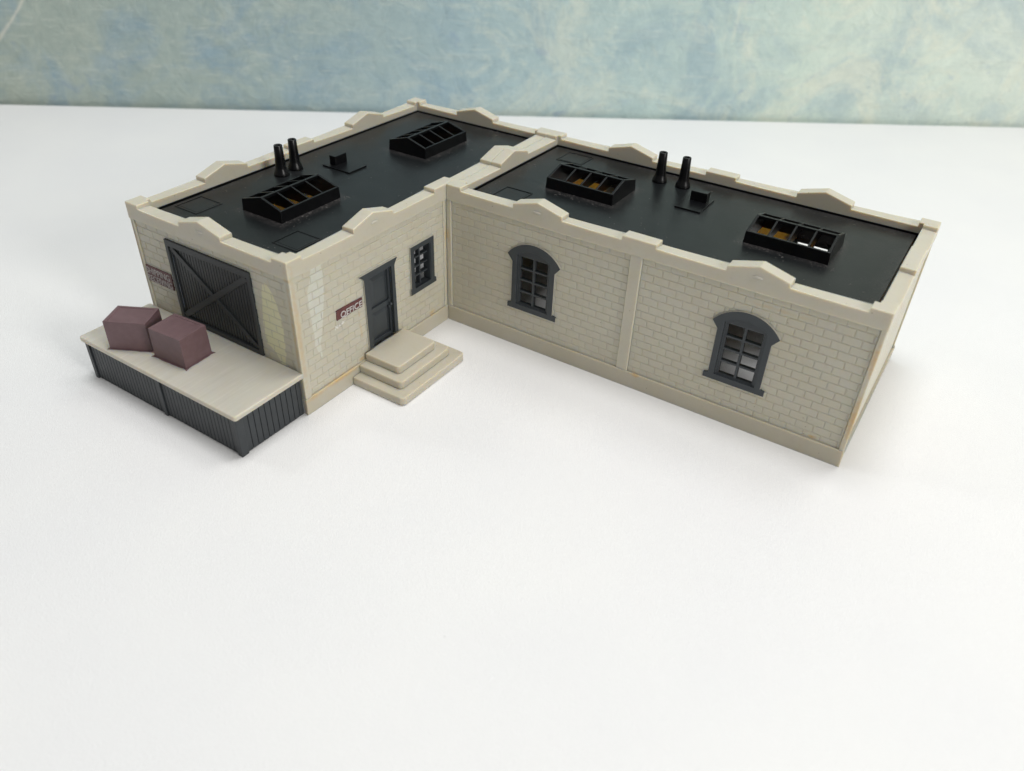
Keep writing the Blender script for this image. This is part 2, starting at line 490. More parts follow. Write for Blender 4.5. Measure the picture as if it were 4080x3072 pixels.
# ------------------------------------------------------------------ setting
bx0, by0, bx1, by1 = -531.5, 161.2, 224.5, 690.5      # back edge of the table, two points on it
e = Vector((bx1 - bx0, by1 - by0, 0)).normalized()
nb = Vector((-e.y, e.x, 0))                            # away from the camera
mid = Vector(((bx0 + bx1) / 2, (by0 + by1) / 2, 0))
mb = MB()
def TF(a, b, z):
    p = mid + e * a + nb * b
    return (p.x, p.y, z)
mb.box(-1500, 1500, -1700, 0, -12, 0, TF)
tag(mb.build('table', M['table'], bevel=1.2), 'white finely grained table top under the model building', 'table', kind='structure')

mb = MB()
mb.box(-1500, 1500, 0, 10, -40, 900)
bd = tag(mb.build('backdrop', M['backdrop']), 'mottled blue green painted backdrop board behind the table', 'backdrop', kind='structure')
bd.location = (mid + nb * 5) * S
bd.rotation_euler = (0, 0, math.atan2(e.y, e.x))

# ------------------------------------------------------------------ the building
bld = empty('model_building', (0, 0, 0))
tag(bld, 'cream L-shaped plastic model warehouse with black roofs, office door and loading dock on white table', 'model building')

def MA(u, v, z):
    return (-v, u, z)
def MBm(u, v, z):
    return (u, D0 + v, z)

def wall_frames(Mp, LU, LV):
    return {'front': (lambda s, t, z: Mp(s, t, z), LU),
            'back': (lambda s, t, z: Mp(s, LV - t, z), LU),
            'start': (lambda s, t, z: Mp(t, s, z), LV),
            'end': (lambda s, t, z: Mp(LU - t, s, z), LV)}
FA = wall_frames(MA, LA, WA)
FB = wall_frames(MBm, LB, WB)

PITCH, BRL = 3.752, 7.3
T_FACE, T_MORT, T_IN = 1.0, 1.2, 2.1

def brick_wall(F, s0, s1, openings, panels, mat, name='wall', ztop=68.5):
    """one wall slab with courses of raised blocks moulded on its outer face"""
    mb = MB()
    o0 = Vector(F(0, 0, 0)); outv = Vector(F(0, -1, 0)) - o0; sv = Vector(F(1, 0, 0)) - o0; zv = Vector((0, 0, 1))
    xs = sorted({s0, s1, *[a for p in panels for a in p[:2]], *[a for o in openings for a in o[:2]]})
    zs = sorted({0.05, ztop, Z_PL - 0.2, Z_CB + .2, *[a for o in openings for a in o[2:]]})
    def is_open(i, k):
        if i < 0 or k < 0 or i >= len(xs) - 1 or k >= len(zs) - 1:
            return True
        s, z = (xs[i] + xs[i + 1]) / 2, (zs[k] + zs[k + 1]) / 2
        return any(o[0] < s < o[1] and o[2] < z < o[3] for o in openings)
    def in_panel(i, k):
        s, z = (xs[i] + xs[i + 1]) / 2, (zs[k] + zs[k + 1]) / 2
        return Z_PL - .2 < z < Z_CB + .2 and any(p[0] < s < p[1] for p in panels)
    for i in range(len(xs) - 1):
        for k in range(len(zs) - 1):
            if is_open(i, k):
                continue
            a, b, c, d = xs[i], xs[i + 1], zs[k], zs[k + 1]
            if not in_panel(i, k):
                mb.face([F(a, T_MORT, c), F(b, T_MORT, c), F(b, T_MORT, d), F(a, T_MORT, d)], outv)
            mb.face([F(a, T_IN, c), F(b, T_IN, c), F(b, T_IN, d), F(a, T_IN, d)], -outv)
            for di, dk, pts, nv in ((-1, 0, ((a, c), (a, d)), -sv), (1, 0, ((b, c), (b, d)), sv), (0, -1, ((a, c), (b, c)), -zv), (0, 1, ((a, d), (b, d)), zv)):
                if is_open(i + di, k + dk):
                    (p, q), (r, w) = pts
                    mb.face([F(p, T_MORT, q), F(r, T_MORT, w), F(r, T_IN, w), F(p, T_IN, q)], nv)
    # blocks
    for pa, pb in [p[:2] for p in panels]:
        k = 0
        z = Z_PL - .2
        ztops = [11.58 + PITCH * j for j in range(20)]
        while z < Z_CB + .2 - 1e-6:
            zt = min(ztops[k], Z_CB + .2)
            off = (4.95 if k % 2 == 0 else 8.45)
            js = [pa] + [pa - 2.4 + off + BRL * j for j in range(-1, 40) if pa + .6 < pa - 2.4 + off + BRL * j < pb - .6] + [pb]
            for a, b in zip(js[:-1], js[1:]):
                cells = [(a, b, z, zt)]
                for o in openings:
                    nxt = []
                    for (q, r, y, w) in cells:
                        if o[1] <= q or o[0] >= r or o[3] <= y or o[2] >= w:
                            nxt.append((q, r, y, w)); continue
                        if o[0] > q: nxt.append((q, o[0], y, w))
                        if o[1] < r: nxt.append((o[1], r, y, w))
                        m0, m1 = max(q, o[0]), min(r, o[1])
                        if o[2] > y: nxt.append((m0, m1, y, o[2]))
                        if o[3] < w: nxt.append((m0, m1, o[3], w))
                    cells = nxt
                for (q, r, y, w) in cells:
                    g, c = 0.17, 0.20
                    if r - q < 2 * (g + c) + .1 or w - y < 2 * (g + c) + .1:
                        mb.face([F(q, T_MORT, y), F(r, T_MORT, y), F(r, T_MORT, w), F(q, T_MORT, w)], outv); continue
                    L0 = [(q, y), (r, y), (r, w), (q, w)]
                    L1 = [(q + g, y + g), (r - g, y + g), (r - g, w - g), (q + g, w - g)]
                    L2 = [(q + g + c, y + g + c), (r - g - c, y + g + c), (r - g - c, w - g - c), (q + g + c, w - g - c)]
                    for n in range(4):
                        m = (n + 1) % 4
                        mb.face([F(L0[n][0], T_MORT, L0[n][1]), F(L0[m][0], T_MORT, L0[m][1]), F(L1[m][0], T_MORT, L1[m][1]), F(L1[n][0], T_MORT, L1[n][1])], outv, 1)
                        mb.face([F(L1[n][0], T_MORT, L1[n][1]), F(L1[m][0], T_MORT, L1[m][1]), F(L2[m][0], T_FACE, L2[m][1]), F(L2[n][0], T_FACE, L2[n][1])], outv)
                    mb.face([F(p, T_FACE, h) for p, h in L2], outv)
            z = zt; k += 1
    return mb.build(name, [mat, M['groove']], bld)

# openings (s0, s1, z0, z1) per wall
WIN1, WIN2 = 51.0, 154.1
def winop(c):
    return (c - 8.7, c + 8.7, 23.2, 53.2)
long_panels = [(2.4, 99.0), (104.6, 201.8)]
# first wing
brick_wall(FA['front'][0], 0.3, D0 + .2, [(45.6, 61.6, 10.5, 48.6), (77.3, 90.1, 29.2, 49.6)], [(2.4, 102.0)], M['office_wall'])
brick_wall(FA['front'][0], D0 + .4, LA - .3, [], [], M['cream'])
brick_wall(FA['start'][0], 3.05, WA - .3, [(26.0, 75.6, 22.8, 60.6)], [(3.4, WA - 2.4)], M['dock_wall'])
brick_wall(FA['back'][0], 3.05, LA - .3, [winop(WIN1), winop(WIN2)], [], M['cream'])
brick_wall(FA['end'][0], 3.05, WA - 3.05, [], [], M['cream'])
# second wing
brick_wall(FB['front'][0], 0.3, LB - .3, [winop(WIN1), winop(WIN2)], [(2.4, 99.0), (104.6, 203.2)], M['cream'])
brick_wall(FB['back'][0], 0.3, LB - .3, [winop(WIN1), winop(WIN2)], [], M['cream'])
brick_wall(FB['start'][0], 3.05, WB - 3.05, [], [], M['cream'])
brick_wall(FB['end'][0], 3.05, WB - 3.05, [], [(2.4 + .65, WB - 2.4)], M['cream'])

# plinths
def plinth(Mp, LU, LV, gaps=()):
    mb = MB()
    for fr, (a, b) in (('front', (0, LU)), ('back', (0, LU)), ('start', (2.9, LV - 2.9)), ('end', (2.9, LV - 2.9))):
        F = wall_frames(Mp, LU, LV)[fr][0]
        mb.box(a, b, 0, 2.9, -0.4, Z_PL, F)
    return mb.build('plinth', M['plinth'], bld, bevel=0.35)
plinth(MA, LA, WA)
plinth(lambda u, v, z: MBm(u + 0.05, v, z), LB - .05, WB)

# pilasters
def pilaster(F, s0, s1, t0, t1, z0=Z_PL - .1, z1=Z_CB + .1):
    mb = MB()
    mb.box(s0, s1, t0, t1, z0, z1, F)
    mb.build('pilaster', M['cream'], bld, bevel=0.25)
pilaster(FA['front'][0], 0.35, 3.7, 0.30, 1.72)
pilaster(FA['front'][0], D0 - 1.6, D0 + .38, 0.45, 1.9)
pilaster(FA['start'][0], 1.92, 3.75, 0.35, 2.2)
pilaster(FA['start'][0], WA - 2.4, WA - .3, 0.35, 2.2)
pilaster(FA['back'][0], 0.35, 3.2, 0.30, 1.7)
pilaster(FA['back'][0], 99.0, 104.6, 0.35, 2.0)
pilaster(FB['front'][0], -0.42, 2.4, 0.35, 2.0)
pilaster(FB['front'][0], 99.0, 104.6, 0.35, 2.0)
pilaster(FB['front'][0], LB - 2.35, LB - .3, 0.35, 2.2)
pilaster(FB['end'][0], .45, 3.0, 0.30, 1.7)
pilaster(FB['end'][0], WB - 3.0, WB - .4, 0.30, 1.7)

# parapets: one mitred ring per wing with corner blocks, pediments and flat blocks
def profile(L, items):
    P = [(0, Z_BLK), (8.5, Z_BLK), (8.5, Z_TOP)]
    for kind, c in items:
        if kind == 'ped':
            P += [(c - 13, Z_TOP), (c - 13, Z_BLK), (c, Z_PED), (c + 13, Z_BLK), (c + 13, Z_TOP)]
        elif kind == 'flat':
            P += [(c - 8, Z_TOP), (c - 8, Z_BLK), (c + 8, Z_BLK), (c + 8, Z_TOP)]
        else:
            P += [(c - 12, Z_TOP), (c - 12, Z_BLK + .2), (c + 12, Z_BLK + .2), (c + 12, Z_TOP)]
    P += [(L - 8.5, Z_TOP), (L - 8.5, Z_BLK), (L, Z_BLK)]
    return P
def parapet(Mp, LU, LV, spec):
    mb = MB()
    W = 6.4
    fr = wall_frames(Mp, LU, LV)
    for key in ('front', 'back', 'start', 'end'):
        F, L = fr[key]
        P = profile(L, spec[key])
        o0 = Vector(F(0, 0, 0)); outv = Vector(F(0, -1, 0)) - o0
        inner = [(min(max(s, W), L - W), z) for s, z in P]
        # outer face and inner face, split into columns under every change of profile
        for i in range(len(P) - 1):
            (s0, z0), (s1, z1) = P[i], P[i + 1]
            (a0, _), (a1, _) = inner[i], inner[i + 1]
            if s1 - s0 > 1e-6:
                mb.face([F(s0, 0, Z_CB), F(s1, 0, Z_CB), F(s1, 0, z1), F(s0, 0, z0)], outv)
                if a1 - a0 > 1e-6:
                    mb.face([F(a0, W, Z_CB), F(a1, W, Z_CB), F(a1, W, z1), F(a0, W, z0)], -outv)
                mb.face([F(s0, 0, z0), F(s1, 0, z1), F(a1, W, z1), F(a0, W, z0)], (0, 0, 1))
                mb.face([F(s0, 0, Z_CB), F(s1, 0, Z_CB), F(a1, W, Z_CB), F(a0, W, Z_CB)], (0, 0, -1))
            else:
                up = 1 if z1 > z0 else -1
                sv = Vector(F(1, 0, 0)) - o0
                mb.face([F(s0, 0, z0), F(s0, 0, z1), F(a0, W, z1), F(a0, W, z0)], sv * -up)
    # merge columns back into plain faces
    bmesh.ops.remove_doubles(mb.bm, verts=mb.bm.verts, dist=1e-3)
    bmesh.ops.dissolve_limit(mb.bm, angle_limit=math.radians(1.0), verts=mb.bm.verts, edges=mb.bm.edges)
    po = mb.build('parapet', M['cream'], bld, bevel=0.38)
    for key in ('front', 'start'):                   # small moulded marks under the pediments
        if Mp is not MA and key == 'start':
            continue
        F, L = fr[key]
        for kind, c in spec[key]:
            if kind == 'ped':
                q = MB(); q.blob((c, 0.0, 73.7), (2.1, .42, .62), F, 14)
                q.build('moulded_mark', M['mark'], po)
    return po
parapet(MA, LA, WA, {'front': [('ped', 51.4), ('flat', 102.2), ('ped', 153.6)], 'back': [('ped', 51.4), ('flat', 102.2), ('ped', 153.6)],
                     'start': [('ped', 51.0)], 'end': [('ped', 50.5)]})
parapet(lambda u, v, z: MBm(u + 0.06, v, z), LB - .06, WB,
        {'front': [('ped', 51.2), ('flat', 102.1), ('ped', 154.0)], 'back': [('ped', 51.2), ('flat', 102.1), ('ped', 154.0)],
         'start': [('ped', 50.8)], 'end': [('wide', 54.0)]})

# ------------------------------------------------------------------ roofs
def roof(Mp, LU, LV):
    sky = [(33.2, 70.4), (135.2, 172.6)]
    v0, v1 = 37.8, 63.0
    i0 = 7.9
    mb = MB()
    xs = [i0, *[a for s in sky for a in (s[0] + 1.2, s[1] - 1.2)], LU - i0]
    ys = [i0, v0 + 1.2, v1 - 1.2, LV - i0]
    hole = lambda i, k: k == 1 and i in (1, 3)
    z0, z1 = Z_ROOF - 1.4, Z_ROOF
    for i in range(len(xs) - 1):
        for k in range(3):
            if hole(i, k):
                continue
            a, b, c, d = xs[i], xs[i + 1], ys[k], ys[k + 1]
            mb.face([Mp(a, c, z1), Mp(b, c, z1), Mp(b, d, z1), Mp(a, d, z1)], (0, 0, 1))
            mb.face([Mp(a, c, z0), Mp(b, c, z0), Mp(b, d, z0), Mp(a, d, z0)], (0, 0, -1))
            o0 = Vector(Mp(0, 0, 0)); uv = Vector(Mp(1, 0, 0)) - o0; vv = Vector(Mp(0, 1, 0)) - o0
            for di, dk, p, q, nv in ((-1, 0, (a, c), (a, d), -uv), (1, 0, (b, c), (b, d), uv), (0, -1, (a, c), (b, c), -vv), (0, 1, (a, d), (b, d), vv)):
                ii, kk = i + di, k + dk
                if ii < 0 or kk < 0 or ii > 4 or kk > 2 or hole(ii, kk):
                    mb.face([Mp(*p, z0), Mp(*q, z0), Mp(*q, z1), Mp(*p, z1)], nv)
    rf = mb.build('roof', M['roof'], bld)
    # black rebate round the edge; an added black flange paints in the gap's shade
    mb = MB()
    for (e0, e1, zt) in ((6.43, 6.95, Z_ROOF + .55), (6.95, i0 - .02, Z_ROOF - 1.6)):
        for (a, b, c, d) in ((e0, LU - e0, e0, e1), (e0, LU - e0, LV - e1, LV - e0), (e0, e1, e1, LV - e1), (LU - e1, LU - e0, e1, LV - e1)):
            mb.box(a, b, c, d, Z_ROOF - 2.4, zt, Mp)
    mb.build('roof_rebate_shade', M['black'], rf, merge=False)
    # raised square patches
    for va in (12.8, 75.4):
        p = MB()
        for (a_, b_, c_, d_) in ((17.3, 32.3, va, va + .55), (17.3, 32.3, va + 14.05, va + 14.6), (17.3, 17.85, va + .55, va + 14.05), (31.75, 32.3, va + .55, va + 14.05)):
            p.box(a_, b_, c_, d_, Z_ROOF - .1, Z_ROOF + .3, Mp)
        p.box(18.9, 31.0, va + 1.4, va + 13.2, Z_ROOF - .1, Z_ROOF + .12, Mp)
        p.build('roof_patch', M['roof'], rf, bevel=0.08, segs=1)
    # access hatch: plate and block
    p = MB(); p.box(95.0, 108.0, 55.0, 73.4, Z_ROOF - .1, Z_ROOF + .75, Mp)
    h = p.build('roof_hatch', M['black'], rf, bevel=0.1)
    p = MB(); p.box(97.9, 106.3, 66.8, 70.9, Z_ROOF + .6, 74.6, Mp)
    p.build('hatch_block', M['black'], rf, bevel=0.2)
    # two stub pipes
    for (u, v) in (((73.9, 80.6), (84.1, 81.5)) if Mp is MA else ((75.3, 81.4), (87.8, 81.9))):
        p = MB()
        c = Mp(u, v, 0)
        p.lathe([(1.25, Z_ROOF + 4), (1.25, 84.0), (1.4, 84.3), (1.95, 84.3), (2.1, 84.1), (2.35, 78), (2.6, 73.4), (2.8, 72.4), (3.4, 71.0), (3.75, 69.8), (3.85, Z_ROOF - .1)][::-1], c[0], c[1], 36)
        p.build('vent_pipe', M['black'], rf)
    # two skylights: gabled frames without glass
    for (a, b) in sky:
        p = MB()
        ze, zr = 74.6, 78.1
        vm = (v0 + v1) / 2
        w = 1.25
        dr = 0.45                                     # the sides lean in a little
        # hollow curb: outer and inner skirts
        def G(u, v, z):
            k = (z - Z_ROOF) / (zr - Z_ROOF) * dr
            uu = u + (k if u < (a + b) / 2 else -k)
            vv = v + (k if v < vm else -k) if abs(v - vm) > 1 else v
            return Mp(uu, vv, z)
        for (c0, c1) in ((v0, v0 + w), (v1 - w, v1)):
            p.box(a + w, b - w, c0, c1, Z_ROOF - 1.2, ze, G)
        gable = [(v0, Z_ROOF - 1.2), (v1, Z_ROOF - 1.2), (v1, ze), (vm, zr), (v0, ze)]
        for (g0, g1) in ((a, a + w), (b - w, b)):
            p.prism(gable, lambda s, t, z: G(t, s, z), g0, g1)
        # eave rails along the slope foot, ridge rail
        p.box(a + w, b - w, vm - .75, vm + .75, zr - 1.5, zr - .12, Mp)
        # rafters: thin fins reaching down into the roof opening
        n = 4
        for k in range(1, n):
            u = a + w + (b - a - 2 * w) * k / n
            fin = [(v0 + w, 71.2), (vm, 71.2), (v1 - w, 71.2), (v1 - w, ze - .1), (vm, zr - .15), (v0 + w, ze - .1)]
            p.prism(fin, lambda s, t, z: Mp(t, s, z), u - .45, u + .45)
        p.build('skylight', M['black'], rf, bevel=0.18)
    return rf
roof(MA, LA, WA)
roof(MBm, LB, WB)

# ------------------------------------------------------------------ windows
def arc(x0, z0, x1, z1, zc, n=14):
    """points of a segmental arch from (x0, z0) over height zc to (x1, z1)"""
    c = (x0 + x1) / 2
    h = zc - z0
    w = (x1 - x0) / 2
    r = (w * w + h * h) / (2 * h)
    a = math.asin(min(1, w / r))
    return [(c + r * math.sin(-a + 2 * a * i / n), zc - r + r * math.cos(-a + 2 * a * i / n)) for i in range(n + 1)]

def faced(mb, F, loop, holes, t_face, t_wall):
    """casing: dark painted face (slot 0) on sides left in cream plastic (slot 1)"""
    mb.prism(loop, F, t_wall, t_face, 0, holes)
    c = Vector((sum(p[0] for p in loop) / len(loop), sum(p[1] for p in loop) / len(loop)))
    grow = lambda lp, k: [tuple(c + Vector((p[0] - c.x + math.copysign(k, p[0] - c.x), p[1] - c.y + math.copysign(k, p[1] - c.y)))) for p in lp]
    mb.prism(grow(loop, .16), F, t_wall + .1, t_face + .22, 1, [grow(h, .5) for h in holes] if holes else ())

def arched_window(F, c):
    mb = MB()
    W = 11.7
    loop = [(c - 13.8, 20.6), (c + 13.8, 20.6), (c + 13.8, 22.9), (c + 13.0, 23.2), (c + W, 23.7), (c + W, 45.9)]
    loop += [(p[0], p[1]) for p in arc(c - 14.5, 49.4, c + 14.5, 49.4, 57.0)][::-1]
    loop += [(c - W, 45.9), (c - W, 23.7), (c - 13.0, 23.2), (c - 13.8, 22.9)]
    hole = [(c - 9.1, 23.5), (c + 9.1, 23.5), (c + 9.1, 50.2)] + arc(c - 9.1, 50.2, c + 9.1, 50.2, 53.2)[::-1][1:-1] + [(c - 9.1, 50.2)]
    faced(mb, F, loop, [hole], 0.12, 1.3)
    win = mb.build('window', [M['trim'], M['lip']], bld, bevel=0.1, segs=1)
    # sash with eight open panes
    sm = MB()
    P0, P1 = c - 7.55, c + 7.55
    outer = [(c - 9.0, 23.3), (c + 9.0, 23.3), (c + 9.0, 50.2)] + arc(c - 9.0, 50.2, c + 9.0, 50.2, 53.1)[::-1][1:-1] + [(c - 9.0, 50.2)]
    zs = [24.4, 30.7, 37.0, 43.2, 49.3]
    holes = []
    for k in range(4):
        for (a, b) in ((P0, c - .55), (c + .55, P1)):
            holes.append([(a, zs[k] + (.45 if k else 0)), (b, zs[k] + (.45 if k else 0)), (b, zs[k + 1] - .45 * (k < 3)), (a, zs[k + 1] - .45 * (k < 3))])
    sm.prism(outer, F, 1.1, 3.1, 0, holes)
    sm.prism(outer, F, 0.75, 1.1, 0, [[(c - 8.2, 24.0), (c + 8.2, 24.0), (c + 8.2, 50.0)] + arc(c - 8.2, 50.0, c + 8.2, 50.0, 52.4)[::-1][1:-1] + [(c - 8.2, 50.0)]])
    sm.build('sash', M['trim'], win)
    return win
arched_window(FB['front'][0], WIN1 - .3)
arched_window(FB['front'][0], WIN2 + .1)
arched_window(FB['back'][0], WIN2)
arched_window(FB['back'][0], WIN1)  # unseen window, added to let light into the hollow wing
arched_window(FA['back'][0], WIN1)  # unseen, added to brighten the interior
arched_window(FA['back'][0], WIN2)  # also unseen and added for light inside

# small square window of the office
F = FA['front'][0]
mb = MB()
loop = [(74.2, 26.6), (94.0, 26.6), (94.0, 28.9), (93.4, 29.4), (92.75, 29.8), (92.7, 52.0), (75.0, 52.0), (74.9, 30.2), (74.4, 29.7), (74.2, 29.3)]
hole = [(77.9, 29.3), (89.6, 29.3), (90.1, 29.9), (90.1, 49.0), (89.6, 49.6), (77.9, 49.6), (77.4, 49.0), (77.4, 29.9)]
faced(mb, F, loop, [hole], 0.1, 1.3)
win = mb.build('window', [M['trim'], M['lip']], bld, bevel=0.1, segs=1)
mb = MB()
mb.box(77.0, 77.9, 2.6, 4.6, 28.6, 50.2, F); mb.box(89.6, 90.6, 0.5, 4.6, 28.6, 50.2, F)
mb.box(77.9, 89.6, .6, 4.6, 28.4, 29.3, F); mb.box(77.9, 89.6, .6, 4.6, 49.4, 50.3, F)
mb.box(83.3, 84.2, 2.2, 4.5, 29.3, 49.4, F)
for z in (34.1, 39.0, 43.9):
    mb.box(77.9, 83.3, 2.2, 4.5, z, z + .8, F); mb.box(84.2, 89.6, 2.2, 4.5, z, z + .8, F)
mb.build('sash', M['trim'], win)

# ------------------------------------------------------------------ office door
mb = MB()
hole = [(45.3, 12.2), (60.9, 12.2), (60.9, 48.3), (60.4, 48.7), (45.8, 48.7), (45.3, 48.3)]
loop = [(42.6, 12.4), (45.2, 12.4), (45.3, 48.3), (45.8, 48.75), (60.4, 48.75), (60.9, 48.3), (60.9, 12.4), (63.2, 12.4), (63.0, 48.2), (63.6, 49.4),
        (65.2, 51.6), (39.4, 51.6), (40.6, 50.6), (41.8, 49.6), (42.3, 48.6)]
faced(mb, F, loop, [], 0.1, 1.3)
dr = mb.build('door_frame', [M['trim'], M['lip']], bld, bevel=0.1, segs=1)
mb = MB()
rails = [(45.4, 47.5), (60.0, 61.9)]
t0 = 2.0
mb.box(45.4, 61.8, t0 + .9, t0 + 1.9, 11.8, 48.8, F)                         # leaf core
for a, b in ((45.4, 47.6), (59.7, 61.8)):
    mb.box(a, b, t0, t0 + 1.0, 11.8, 48.8, F)
for a, b in ((11.8, 13.6), (28.6, 31.0), (46.9, 48.8)):
    mb.box(47.6, 59.7, t0, t0 + 1.0, a, b, F)
def raised_panel(s0, s1, z0, z1):
    L0 = [(s0, z0), (s1, z0), (s1, z1), (s0, z1)]
    k = 1.9
    L1 = [(s0 + k, z0 + k), (s1 - k, z0 + k), (s1 - k, z1 - k), (s0 + k, z1 - k)]
    v = [F(a, t0 + .85, b) for a, b in L0] + [F(a, t0 + .15, b) for a, b in L1]
    mb.closed([(0, 1, 2, 3), (4, 5, 6, 7), (0, 1, 5, 4), (1, 2, 6, 5), (2, 3, 7, 6), (3, 0, 4, 7)], v)
raised_panel(47.9, 59.4, 31.3, 46.6)
raised_panel(47.9, 59.4, 13.9, 28.3)
leaf = mb.build('door', M['trim'], bld, bevel=0.12)
mb = MB()
mb.box(59.0, 60.6, t0 - .25, t0 + .2, 26.6, 31.6, F)
mb.blob((59.8, t0 - 1.0, 28.9), (.8, .75, .8), F, 14)
mb.box(59.5, 60.1, t0 - .9, t0, 28.6, 29.2, F)
mb.build('door_knob', M['trim'], leaf, bevel=0.1)

# ------------------------------------------------------------------ loading door
F = FA['start'][0]                                   # s runs from the near corner to the far left
x = lambda wx: -wx
mb = MB()
XL, XR = 77.6, 23.9
Zb, Zt = 22.25, 63.2
loop = [(XR, Zb), (XL, Zb), (XL, Zt), (XR, Zt)]
hole = [(XR + 2.1, Zb + 2.2), (XL - 1.9, Zb + 2.2), (XL - 1.9, Zt - 3.0), (XR + 2.1, Zt - 3.0)]
mb.prism(loop, F, 0.05, 2.2, 0, [hole])
ld = mb.build('loading_door', M['door_black'], bld, bevel=0.15, segs=1)
mb = MB()
mb.box(XR + 1.2, XL - 1.2, 1.9, 2.6, Zb + 1.2, Zt - 1.5, F)
s = XR + 2.1
while s < XL - 2.2:
    e1 = min(s + 1.52, XL - 1.9)
    mb.box(s, e1, 1.3, 2.1, Zb + 2.0, Zt - 2.8, F)
    s += 1.86
mb.build('door_planks', M['door_black'], ld, bevel=0.06, segs=1)
def brace(p, q, w, t_face, nm='cross_brace', cut=None):
    d = Vector((q[0] - p[0], q[1] - p[1])).normalized()
    n = Vector((-d.y, d.x)) * w / 2
    segs_ = [(p, q)] if cut is None else [(p, cut[0]), (cut[1], q)]
    m = MB()
    for a, b in segs_:
        a, b = Vector(a), Vector(b)
        m.prism([tuple(a + n), tuple(b + n), tuple(b - n), tuple(a - n)], F, t_face, 1.6)
    return m.build(nm, M['door_black'], ld, bevel=0.12, segs=1)
TLp, BRp, BLp, TRp = (XL - 2.4, Zt - 3.6), (XR + 2.8, Zb + 2.8), (XL - 2.4, Zb + 2.8), (XR + 2.8, Zt - 3.6)
brace(BLp, TRp, 2.7, 0.42)
cx, cz = (TLp[0] + BRp[0]) / 2, (TLp[1] + BRp[1]) / 2
dd = Vector((BRp[0] - TLp[0], BRp[1] - TLp[1])).normalized()
brace(TLp, BRp, 2.5, 0.62, cut=((cx - dd.x * 1.2, cz - dd.y * 1.2), (cx + dd.x * 1.2, cz + dd.y * 1.2)))

# ------------------------------------------------------------------ signs with raised letters
def text_mesh(txt, size, depth, bold=-0.012):
    cu = bpy.data.curves.new('lettering', 'FONT')
    cu.body = txt; cu.size = size; cu.extrude = depth / 2; cu.offset = size * bold
    cu.align_x = 'LEFT'
    o = bpy.data.objects.new('lettering', cu)
    col.objects.link(o)
    bpy.context.view_layer.update()
    me = bpy.data.meshes.new_from_object(o.evaluated_get(bpy.context.evaluated_depsgraph_get()))
    bpy.data.objects.remove(o)
    bpy.data.curves.remove(cu)
    return me
def lettering(txt, F, s0, s1, z0, z1, t_face, depth, mat, parent, bold=-0.012):
    me = text_mesh(txt, 10.0, 1.0, bold)
    xs = [v.co.x for v in me.vertices]; ys = [v.co.y for v in me.vertices]
    x0, x1, y0, y1 = min(xs), max(xs), min(ys), max(ys)
    for v in me.vertices:
        q = (v.co.x - x0) / (x1 - x0)
        s_ = s0 + (s1 - s0) * q
        z_ = z0 + (z1 - z0) * (v.co.y - y0) / (y1 - y0)
        t_ = t_face + (0.5 - v.co.z) * depth
        v.co = Vector(F(s_, t_, z_)) * S
    bm = bmesh.new(); bm.from_mesh(me)
    bmesh.ops.recalc_face_normals(bm, faces=bm.faces); bm.to_mesh(me); bm.free()
    me.materials.append(mat)
    o = bpy.data.objects.new('lettering', me); col.objects.link(o); o.parent = parent
    return o
F = FA['front'][0]
mb = MB(); mb.prism([(24.0, 36.9), (24.2, 41.6), (24.9, 41.75), (40.5, 41.25), (40.3, 36.6), (33.4, 37.0), (31.4, 36.6), (27.6, 36.75), (25.6, 37.0)], F, 0.55, 1.2)
sg = mb.build('sign', M['sign_red'], bld, bevel=0.12)
lettering('OFFICE', F, 26.3, 39.9, 37.3, 40.2, 0.25, 0.5, M['letter'], sg, bold=-0.004)
mb = MB()
for i in range(26):
    q = i / 25
    mb.blob((26.6 + 5.0 * q, 0.5, 37.05 + .16 * math.sin(q * 9) + .12 * q), (.26 + .14 * random.random(), .16, .13 + .1 * random.random()), F, 8)
mb.build('paint_smear', M['letter'], sg)
mb = MB()                                            # run of dried glue under the sign, its glints painted in white
for i in range(34):
    q = random.random()
    mb.blob((22.6 + 6.2 * q + random.uniform(-.3, .3), 0.98, 33.2 + 0.9 * q - 1.3 * random.random() + 1.0), (.14 + .26 * random.random(), .12, .14 + .34 * random.random()), F, 8)
mb.build('glue_glint_spot', M['glue'], bld)

F = FA['start'][0]
G = lambda s, t, z: F(-s, t, z)                      # s is then the world x
mb = MB(); mb.box(-97.9, -79.6, .62, 1.25, 36.1, 44.5, G)
sg = mb.build('sign', M['sign_red'], bld, bevel=0.12)
lettering('SHIPPING', G, -97.5, -81.0, 40.6, 43.6, 0.3, 0.5, M['letter_grey'], sg)
lettering('RECEIVING', G, -97.6, -80.2, 36.7, 39.7, 0.3, 0.5, M['letter_grey'], sg)

# ------------------------------------------------------------------ office steps
def rounded_rect(x0, x1, y0, y1, r, n=6, corners=(1, 2)):
    pts = []
    cs = [(x0, y0), (x1, y0), (x1, y1), (x0, y1)]
    ang = [180, 270, 0, 90]
    for i, (px, py) in enumerate(cs):
        if i in corners:
            ox = px + (r if px == x0 else -r); oy = py + (r if py == y0 else -r)
            for k in range(n + 1):
                a = math.radians(ang[i] + 90 * k / n)
                pts.append((ox + r * math.cos(a), oy + r * math.sin(a)))
        else:
            pts.append((px, py))
    return pts
mb = MB()
for (x1, y0, y1, z0, z1, r) in ((30.2, 29.0, 76.4, 0.0, 4.3, 2.2), (25.2, 34.0, 71.4, 4.2, 8.4, 2.2), (20.3, 38.6, 66.4, 8.3, 12.4, 2.0)):
    lp = rounded_rect(0.06, x1, y0, y1, r)
    mb.prism([(p[0], p[1]) for p in lp], lambda s, t, z: (s, z, t), z0, z1)
mb.build('steps', M['stone_steps'], bld, bevel=0.6, segs=3, merge=False)

